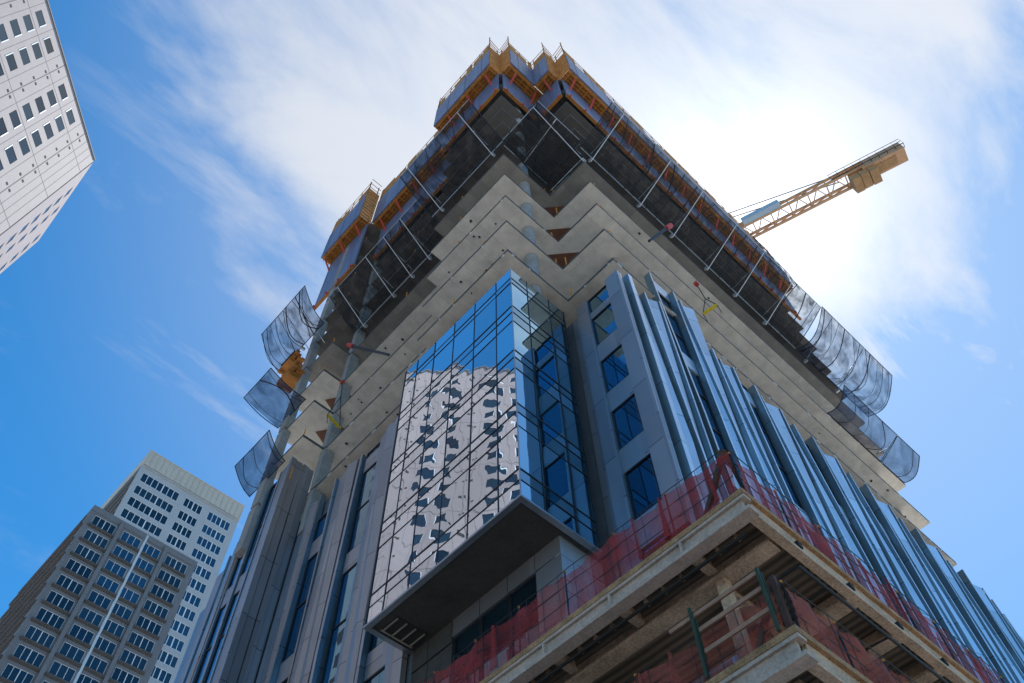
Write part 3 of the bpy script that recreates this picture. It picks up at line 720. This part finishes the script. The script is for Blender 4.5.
MB().prism([(2.0,-3.2),(44,-3.2),(44,-3.06),(2.0,-3.06)],0,12.6).build('podium_wall', M['column'], PD)
MB().path([(1.0,-6.9,12.0),(1.05,-6.75,0)],.07,8).build('down_pipe', M['blue'], PD)

# barrier netting on the deck edges
def barrier(P, s0, s1, z, h, label, seed, posts=True, post_mat='blacksteel', net='rednet'):
    rr=random.Random(seed); t=thing('barrier_net', P((s0+s1)/2,0,z), label, 'barrier netting', 'red barrier nets on the podium edge')
    n=int((s1-s0)/.22); vs=[]; nh=7
    ph=rr.uniform(0,6)
    for i in range(n+1):
        s=s0+(s1-s0)*i/n; top=h*(1-.10*abs(math.sin(s*1.3+ph))-.05*rr.random())
        for j_ in range(nh+1):
            f=j_/nh
            vs.append(P(s+.05*math.sin(s*5+f*3), .03+.13*math.sin(math.pi*f)*math.sin(s*2.4+ph+f)+.05*math.sin(s*7), z+.03+top*f))
    fs=[(i*(nh+1)+j_,(i+1)*(nh+1)+j_,(i+1)*(nh+1)+j_+1,i*(nh+1)+j_+1) for i in range(n) for j_ in range(nh)]
    MB().add(vs,fs).build('net_mesh', M[net], t, smooth=True)
    mb=MB()
    for f in (.34,.67,1.0):
        k=s0; pts=[]
        while k<=s1+.01: pts.append(P(k,.09,z+h*f*(1.0)-.05*abs(math.sin(k*1.7)))); k+=.6
        mb.path(pts,.014,4)
    k=s0+.3
    while k<s1: mb.path([P(k,.085,z+.02),P(k+.03,.085,z+h*.98)],.009,4); k+=.62
    mb.build('wire_line', M['blacksteel'], t)
    k=s0+.15
    while k<s1:
        p=MB().tube(P(k,.0,z),P(k,.0,z+h+.08),.028,n=6); p.tube(P(k,.0,z+h+.02),P(k,.0,z+h+.09),.036,n=6,mi=1)
        p.build('barrier_post', [M[post_mat],M['post']], t); k+=1.85
    # folded bunches of net hanging over the wires
    mb=MB(); k=s0+.5
    while k<s1-.5:
        if rr.random()<.5:
            w=rr.uniform(.08,.3); mb.hexa([P(k,.10,z+.1),P(k+w,.10,z+.1),P(k+w*.8,.17,z+.1),P(k+.02,.17,z+.1)],[P(k+.1,.10,z+h*.97),P(k+w*.7,.10,z+h*.97),P(k+w*.6,.15,z+h*.97),P(k+.12,.15,z+h*.97)])
            mb.cut()
        k+=rr.uniform(.7,1.6)
    build_each(mb,'net_fold', M[net], t)
    return t
PLf=lambda s,n,z:(X0+.12-n,s,z)
PRf=lambda s,n,z:(s,Y0+.12-n,z)
barrier(PLf,Y0+.1,8.5,16.7,1.62,'red barrier net on the upper podium deck, below the glass bay',21)
barrier(PRf,X0+.2,42,16.7,1.62,'long red barrier net along the right edge of the upper podium deck',22)
barrier(PRf,X0+.25,15.8,12.7,1.35,'lower right red barrier net, along the right edge of the lower podium deck',23,net='rednet_dense')
barrier(lambda s,n,z:(X0+.35-n,s,z),Y0+.35,5.8,12.7,1.42,'brick red barrier net behind the plank rail on the lower podium deck',24,net='rednet_dense')
t=thing('corner_brace',(X0,Y0,16.7),'dark slanting brace at the corner of the upper red barrier','brace')
MB().bar((X0+.15,Y0+.15,18.35),(X0+.2,Y0+1.25,16.75),.12).bar((X0+.15,Y0+.15,18.35),(X0+.7,Y0+.2,16.75),.09).build('brace_bar',M['rust'],t)
t=thing('corner_brace',(X0,Y0,12.7),'brown slanting brace at the corner of the lower podium deck behind the green posts','brace')
MB().bar((X0+.25,Y0+.2,14.2),(X0+.25,Y0+.22,12.72),.12).bar((X0+.3,Y0+.3,14.1),(X0+.3,Y0+1.1,12.75),.12).build('brace_bar',M['rust'],t)
t=thing('plank_rail',(X0,-6.1,12.7),'three plank guard rail on two green posts, left edge of the lower podium deck','guard rail')
for zz in (13.33,13.88,14.3): MB().box(X0-.02,X0+.03,-6.98,-4.5 if zz>14 else -5.25,zz-.045,zz+.055).build('rail_plank',M['wood'],t)
for yy,h in ((-5.17,14.5),(-6.99,14.35)): MB().box(X0-.08,X0-.025,yy-.035,yy+.035,12.72,h).box(X0+.035,X0+.08,yy-.03,yy+.03,13.2,h-.05).build('rail_post',M['green'],t)
t=thing('material_stack',(.8,-4.6,16.7),'pinkish stack of sheets lying behind the upper red barrier','building material')
MB().box(.3,1.1,-5.6,-4.1,16.72,17.15).build('sheet_stack',M['ply'],t)

# ------------------------------------------------------------------ towers around
def win_mesh(name, w, h, panes, P, depth=.25, heavy=()):
    """one window band: glass set back in a white frame with bars between the panes"""
    me=MB(); b=.07
    return me
def window_band(P, s0, s1, z0, z1, panes, parent, glass, heavy=None, bar=.065, rec=.08, frame='frame'):
    mb=MB()
    mb.quad(P(s0,-rec,z0),P(s1,-rec,z0),P(s1,-rec,z1),P(s0,-rec,z1),mi=1)
    for i in range(panes+1):
        s=s0+(s1-s0)*i/panes; w=bar*(1.9 if heavy and i in heavy else 1)
        slabpiece(mb,P,max(s0,s-w/2),min(s1,s+w/2),-rec+.01,-rec+.1,z0,z1,0)
    slabpiece(mb,P,s0,s1,-rec+.012,-rec+.09,z0,z0+bar*.7,0); slabpiece(mb,P,s0,s1,-rec+.012,-rec+.09,z1-bar*.5,z1,0)
    return mb.build('window',[M[frame],M[glass]],parent)
def wall_with_holes(mb, P, cols, z0, z1, rows, depth, s_lo, s_hi, mi=0):
    """pierced wall: solid piers between the window columns, spandrels between the rows"""
    edges=[s_lo]+[e for c in cols for e in c]+[s_hi]
    for i in range(0,len(edges),2): slabpiece(mb,P,edges[i],edges[i+1],-depth,0,z0,z1,mi)
    zz=[z0]+[e for r in rows for e in r]+[z1]
    for (a,b_) in cols:
        for i in range(0,len(zz),2):
            if zz[i+1]-zz[i]>.01: slabpiece(mb,P,a,b_,-depth,-.001,zz[i],zz[i+1],mi)
# grey tower
GT=thing('grey_tower',(1.3,97.1,0),'lower grey office tower with brown sills under rows of windows, bottom left','building')
PG=lambda s,n,z:(s,97.1-n,z)
rows=[(102.15-3.12*i,104.1-3.12*i) for i in range(32)][::-1]
mb=MB(); cols=[(2.25,5.9),(7.25,10.4),(10.75,13.9),(15.1,18.9)]
wall_with_holes(mb,PG,cols,0,105.7,rows,.35,1.3,20.2)
mb.box(1.3,1.65,97.45,122,0,105.7).box(19.85,20.2,97.45,122,0,105.7).box(1.65,19.85,121.6,122,0,105.7).box(1.65,19.85,97.45,121.6,104.9,105.2).box(1.65,19.85,97.8,98.1,0,104.5)
mb.build('tower_wall',M['grey_wall'],GT)
for i,(a,b_) in enumerate(cols):
    heavy=(2,) if b_-a>3.5 else ()
    p=4 if b_-a>3.5 else 3
    w0=window_band(PG,a,b_,102.15,104.1,p,GT,'tglass',heavy)
    for k in range(1,25): dup(w0,GT,(0,0,-3.12*k))
mb=MB()
for z0,z1 in rows:
    for a,b_ in ((1.9,6.15),(7.0,14.15),(14.85,19.15)):
        slabpiece(mb,PG,a,b_,.003,.30,z0-.42,z0-.14); slabpiece(mb,PG,a,b_,.003,.22,z0-.60,z0-.423); mb.cut()
build_each(mb,'sill_ledge',M['grey_ledge'],GT)
mb=MB()
for z0,z1 in rows:
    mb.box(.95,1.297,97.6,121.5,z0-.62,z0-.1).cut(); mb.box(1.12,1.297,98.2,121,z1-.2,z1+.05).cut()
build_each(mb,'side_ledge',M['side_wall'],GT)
mb=MB()
for sx in (6.5,14.5): slabpiece(mb,PG,sx-.3,sx+.3,.003,.38,0,105.2)
slabpiece(mb,PG,1.28,20.22,.003,.12,104.6,105.72)
mb.build('pier_rib',M['grey_wall'],GT)
# white tower
WT=thing('white_tower',(10.6,137.1,0),'taller white office tower with a ribbed cream parapet, behind the grey one','building')
PW=lambda s,n,z:(s,137.1-n,z)
rowsw=[(156.55-3.9*i,159.35-3.9*i) if i==0 else (156.5-3.95*i-.2,159.15-3.95*i-.2) for i in range(38)][::-1]
mb=MB(); colsw=[(12.15,21.9),(23.6,28.3),(30.15,36.2)]
wall_with_holes(mb,PW,colsw,0,161.7,rowsw,.5,11.0,37.8)
slabpiece(mb,PW,11.0,37.8,.003,.35,160.9,161.2)
mb.box(37.3,37.8,137.6,170,0,161.6).box(11.5,37.3,169.5,170,0,161.6).box(11.5,37.3,138.4,138.8,0,161)
mb.build('tower_wall',M['white_wall'],WT)
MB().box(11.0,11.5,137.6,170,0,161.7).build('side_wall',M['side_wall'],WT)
mb=MB()
for k in range(40): mb.box(10.7,10.997,138,169.6,156.2-3.95*k,157.4-3.95*k).cut()
build_each(mb,'side_ledge',M['side_wall'],WT)
for (a,b_),p,hv in zip(colsw,(7,4,5),((4,),(2,),(3,))):
    w0=window_band(PW,a,b_,156.55,159.35,p,WT,'tglass',hv,.13,.12)
    w1=window_band(PW,a,b_,156.5-4.15,159.15-4.15,p,WT,'tglass',hv,.13,.12)
    for k in range(2,30): dup(w1,WT,(0,0,-3.95*(k-1)))
mb=MB().box(11.0,37.9,136.95,137.6,161.75,166.55).box(11.0,11.6,137.6,170,161.75,166.55).box(37.3,37.9,137.6,170,161.75,166.55).box(11.6,37.3,169.4,170,161.75,166.55)
for i in range(20): x=11.05+i*1.4; mb.box(x,x+.2,136.8,136.947,161.9,166.3)
mb.box(10.9,38.0,136.8,137.1,166.553,166.8)
mb.build('roof_parapet',M['cream'],WT)
MB().box(11.65,37.25,137.65,169.35,162,162.5).build('roof_slab',M['white_wall'],WT)
# pale tower at the top left (also mirrored in the glass bay)
P0=Vector((-31.2,65.0,139.1)); A1=rad(225); d1=Vector((math.cos(A1),math.sin(A1),0)); n1=Vector((math.cos(A1-math.pi/2+math.pi),math.sin(A1-math.pi/2+math.pi),0))
if n1.dot(Vector((1,-1,0)))<0: n1=-n1
PT=thing('pale_tower',(-31.2,65,0),'pale pinkish precast tower with paired dark windows at the upper left edge','building')
LEN=48.0
P1=lambda s,n,z: tuple(Vector((P0.x,P0.y,z))+d1*s+n1*n)
P2=lambda s,n,z: (P0.x+n, P0.y+s, z)
e1=P0+d1*LEN
NF=35
rows1=[(139.1-4.62-3.81*i,139.1-2.5-3.81*i) for i in range(NF)][::-1]
cols1=[]; 
for mdl in range(4): cols1 += [(7.15+10.8*mdl,9.2+10.8*mdl),(11.1+10.8*mdl,13.15+10.8*mdl)]
mb=MB(); wall_with_holes(mb,P1,cols1,0,139.1,rows1,.6,0,LEN)
cols2=[(5.0,6.7),(9.5,10.9),(16.2,17.7)]
wall_with_holes(mb,P2,cols2,0,139.1,rows1,.6,.6,19.6)
back=[(P0.x-.62,P0.y+.3),(P0.x-.62,P0.y+19.6),(P0.x-26,P0.y+19.6),tuple((e1-n1*18+d1*0)[:2]),tuple((e1-n1*.62)[:2]),tuple((P0+d1*1.2-n1*.62)[:2])]
mb.prism(back,0,138.6)
mb.build('tower_wall',M['pink_wall'],PT)
mb=MB()
for s in (4.65,15.45,26.25,37.05): slabpiece(mb,P1,s-.07,s+.07,.003,.012,0,139.0)
for i in range(0,12): slabpiece(mb,P1,0,LEN,.004,.014,139.1-5.75-3.81*i*3-.03,139.1-5.75-3.81*i*3+.03)
for s in (1.2,2.3,3.4,6.4,10.15,13.9,17.1,20.9,24.7): slabpiece(mb,P1,s-.03,s+.03,.003,.010,0,139.0)
mb.build('panel_joint',M['dark_joint'],PT)
mb=MB(); slabpiece(mb,P1,-.02,LEN,.003,.16,138.85,139.12); mb.build('roof_coping',M['grey_wall'],PT)
mb=MB()
for i in range(13):
    for s in (4.2,5.2,15.0,15.85,25.7,26.7,36.4,37.6):
        if len(mb.c)<99: slabpiece(mb,P1,s-.2,s+.2,.005,.03,139.1-3.15-3.81*i,139.1-2.75-3.81*i); mb.cut()
build_each(mb,'vent_slot',M['vent'],PT)
def pale_window(P, a, b_, z0, z1, jamb, parent):
    mb=MB(); mb.quad(P(a,-.05,z0),P(b_,-.05,z0),P(b_,-.05,z1),P(a,-.05,z1),mi=1)
    j=.13
    if jamb>0: slabpiece(mb,P,b_+.0,b_+j,.004,.05,z0,z1,0)
    elif jamb<0: slabpiece(mb,P,a-j,a-.0,.004,.05,z0,z1,0)
    return mb.build('window',[M['frame'],M['pglass']],parent)
def stuff_windows(items):
    mb=MB()
    for P,a,b_,z0,z1,jamb in items:
        mb.quad(P(a,-.05,z0),P(b_,-.05,z0),P(b_,-.05,z1),P(a,-.05,z1),mi=1)
        if jamb>0: slabpiece(mb,P,b_,b_+.16,.004,.05,z0,z1,0)
        elif jamb<0: slabpiece(mb,P,a-.16,a,.004,.05,z0,z1,0)
    o=mb.build('window',[M['frame'],M['pglass']],PT); o['kind']='stuff'
rest=[]
for ci,(a,b_) in enumerate(cols1):
    jamb=1 if ci%2==0 else -1; first=None
    for i in range(NF):
        z1=139.1-2.5-3.81*i; z0=z1-2.12
        if ci<4 and i<13:
            if first is None: first=pale_window(P1,a,b_,z0,z1,jamb,PT)
            else: dup(first,PT,(0,0,-3.81*i))
        else: rest.append((P1,a,b_,z0,z1,jamb))
for (a,b_) in cols2:
    first=None
    for i in range(NF):
        z1=139.1-2.5-3.81*i; z0=z1-2.12
        if i<15:
            if first is None: first=pale_window(P2,a,b_,z0,z1,0,PT)
            else: dup(first,PT,(0,0,-3.81*i))
        else: rest.append((P2,a,b_,z0,z1,0))
stuff_windows(rest)

# white pole near the left corner
fp=thing('flagpole',(-9.84,.79,0),'slim white pole rising in front of the grey tower at the lower left','pole')
MB().tube((-9.84,.79,.18),(-9.84,.79,14.55),.027,.021,12).build('pole_shaft',M['pole'],fp,smooth=False)
MB().tube((-9.84,.79,0),(-9.84,.79,.18),.16,.09,12).build('pole_base',M['pole'],fp)

# ------------------------------------------------------------------ light
SUN_AZ, SUN_EL = rad(10.5), rad(63)
sd = Vector((math.cos(SUN_AZ)*math.cos(SUN_EL), math.sin(SUN_AZ)*math.cos(SUN_EL), math.sin(SUN_EL)))
sl = bpy.data.lights.new('sun','SUN'); sl.energy = 4.0; sl.angle = rad(.5); sl.color = (1,.97,.93)
so = bpy.data.objects.new('sun', sl); COL.objects.link(so); so.rotation_euler = sd.to_track_quat('Z','Y').to_euler()

w = bpy.data.worlds.new('World'); scene.world = w; w.use_nodes = True
nt = w.node_tree; bg = nt.nodes['Background']
sky = N(nt,'ShaderNodeTexSky'); sky.sky_type = 'NISHITA'; sky.sun_disc = False
sky.sun_elevation = SUN_EL; sky.sun_rotation = math.pi/2 - SUN_AZ
sky.air_density = 1.0; sky.dust_density = .15; sky.ozone_density = 2.0
tc = N(nt,'ShaderNodeTexCoord')
def MT(op,a,b_=None,c_=None):
    n=N(nt,'ShaderNodeMath',operation=op)
    for i,q in enumerate((a,b_,c_)):
        if q is None: continue
        if isinstance(q,(int,float)): n.inputs[i].default_value=q
        else: L(nt,q,n.inputs[i])
    return n.outputs[0]
nrm=N(nt,'ShaderNodeVectorMath',operation='NORMALIZE'); L(nt,tc.outputs['Generated'],nrm.inputs[0])
dt=N(nt,'ShaderNodeVectorMath',operation='DOT_PRODUCT'); L(nt,nrm.outputs[0],dt.inputs[0]); dt.inputs[1].default_value=sd
dsun=MT('MAXIMUM',dt.outputs['Value'],0.0)
sx=N(nt,'ShaderNodeSeparateXYZ'); L(nt,nrm.outputs[0],sx.inputs[0])
zc=MT('MAXIMUM',sx.outputs[2],.08)
cv=N(nt,'ShaderNodeCombineXYZ'); L(nt,MT('DIVIDE',sx.outputs[0],zc),cv.inputs[0]); L(nt,MT('DIVIDE',sx.outputs[1],zc),cv.inputs[1])
mp=N(nt,'ShaderNodeMapping'); L(nt,cv.outputs[0],mp.inputs[0])
mp.inputs['Location'].default_value=(3.1,1.7,0); mp.inputs['Rotation'].default_value=(0,0,rad(35)); mp.inputs['Scale'].default_value=(1.0,2.4,1)
n1_=N(nt,'ShaderNodeTexNoise',Scale=2.6,Detail=12.0,Roughness=.60,Distortion=.3); L(nt,mp.outputs[0],n1_.inputs['Vector'])
n2_=N(nt,'ShaderNodeTexNoise',Scale=.9,Detail=4.0,Roughness=.5,Distortion=.3); L(nt,mp.outputs[0],n2_.inputs['Vector'])
# a cloud bank high above the tower, thinning out to both sides
bank=N(nt,'ShaderNodeVectorMath',operation='DOT_PRODUCT'); L(nt,nrm.outputs[0],bank.inputs[0]); bank.inputs[1].default_value=(.215,.06,.975)
veil=N(nt,'ShaderNodeMapRange',interpolation_type='SMOOTHSTEP'); L(nt,bank.outputs['Value'],veil.inputs[0]); veil.inputs[1].default_value=.79; veil.inputs[2].default_value=.985
cl=MT('ADD',MT('MULTIPLY',n1_.outputs[0],.95),MT('MULTIPLY',n2_.outputs[0],.5))
cl=MT('ADD',cl,MT('MULTIPLY',veil.outputs[0],.62))
cm=N(nt,'ShaderNodeMapRange',interpolation_type='SMOOTHSTEP'); L(nt,cl,cm.inputs[0]); cm.inputs[1].default_value=.80; cm.inputs[2].default_value=1.42
hz=N(nt,'ShaderNodeMapRange',interpolation_type='SMOOTHSTEP'); L(nt,dsun,hz.inputs[0]); hz.inputs[1].default_value=.66; hz.inputs[2].default_value=1.0; hz.inputs[4].default_value=.34
m3=N(nt,'ShaderNodeMapping'); L(nt,cv.outputs[0],m3.inputs[0]); m3.inputs['Rotation'].default_value=(0,0,rad(-28)); m3.inputs['Scale'].default_value=(1.1,4.2,1)
n3_=N(nt,'ShaderNodeTexNoise',Scale=1.7,Detail=11.0,Roughness=.62,Distortion=.25); L(nt,m3.outputs[0],n3_.inputs['Vector'])
s3=N(nt,'ShaderNodeMapRange',interpolation_type='SMOOTHSTEP'); L(nt,n3_.outputs[0],s3.inputs[0]); s3.inputs[1].default_value=.46; s3.inputs[2].default_value=.74
near=N(nt,'ShaderNodeMapRange',interpolation_type='SMOOTHSTEP'); L(nt,dsun,near.inputs[0]); near.inputs[1].default_value=.68; near.inputs[2].default_value=.92; near.inputs[4].default_value=.75
mask=MT('MAXIMUM',MT('MAXIMUM',MT('MULTIPLY',cm.outputs[0],.92),hz.outputs[0]),MT('MULTIPLY',s3.outputs[0],near.outputs[0]))
hs=N(nt,'ShaderNodeHueSaturation'); hs.inputs['Saturation'].default_value=1.12; hs.inputs['Value'].default_value=1.0; tn=N(nt,'ShaderNodeMixRGB',blend_type='MULTIPLY'); tn.inputs[0].default_value=1; L(nt,sky.outputs[0],tn.inputs[1]); tn.inputs[2].default_value=(.60,1.0,1.17,1); L(nt,tn.outputs[0],hs.inputs['Color'])
# cloud radiance: bright by forward scattering near the sun
fw=MT('ADD',MT('MULTIPLY',MT('POWER',dsun,160.0),5.0),MT('ADD',MT('MULTIPLY',MT('POWER',dsun,8.0),1.0),4.6))
cc=N(nt,'ShaderNodeMixRGB',blend_type='MULTIPLY'); cc.inputs[0].default_value=1; cc.inputs[1].default_value=(.93,.97,1.04,1); L(nt,fw,cc.inputs[2])
mxc=N(nt,'ShaderNodeMixRGB'); L(nt,mask,mxc.inputs[0]); L(nt,hs.outputs[0],mxc.inputs[1]); L(nt,cc.outputs[0],mxc.inputs[2])
L(nt,mxc.outputs[0],bg.inputs[0]); bg.inputs[1].default_value=.096

# ------------------------------------------------------------------ camera
cam = bpy.data.cameras.new('camera'); co = bpy.data.objects.new('camera', cam); COL.objects.link(co)
cam.sensor_width = 36; cam.lens = 842.256/1024*36; cam.clip_end = 5000; cam.clip_start = .1
co.location = (-12.797,-12.895,1.624); co.rotation_euler = (2.611957, 0.021496, -0.74622)
scene.camera = co
scene.view_settings.view_transform='Standard'; scene.view_settings.look='None'; scene.view_settings.exposure=0.85; scene.view_settings.gamma=1
scene.cycles.max_bounces=10; scene.cycles.transparent_max_bounces=24; scene.cycles.use_denoising=True
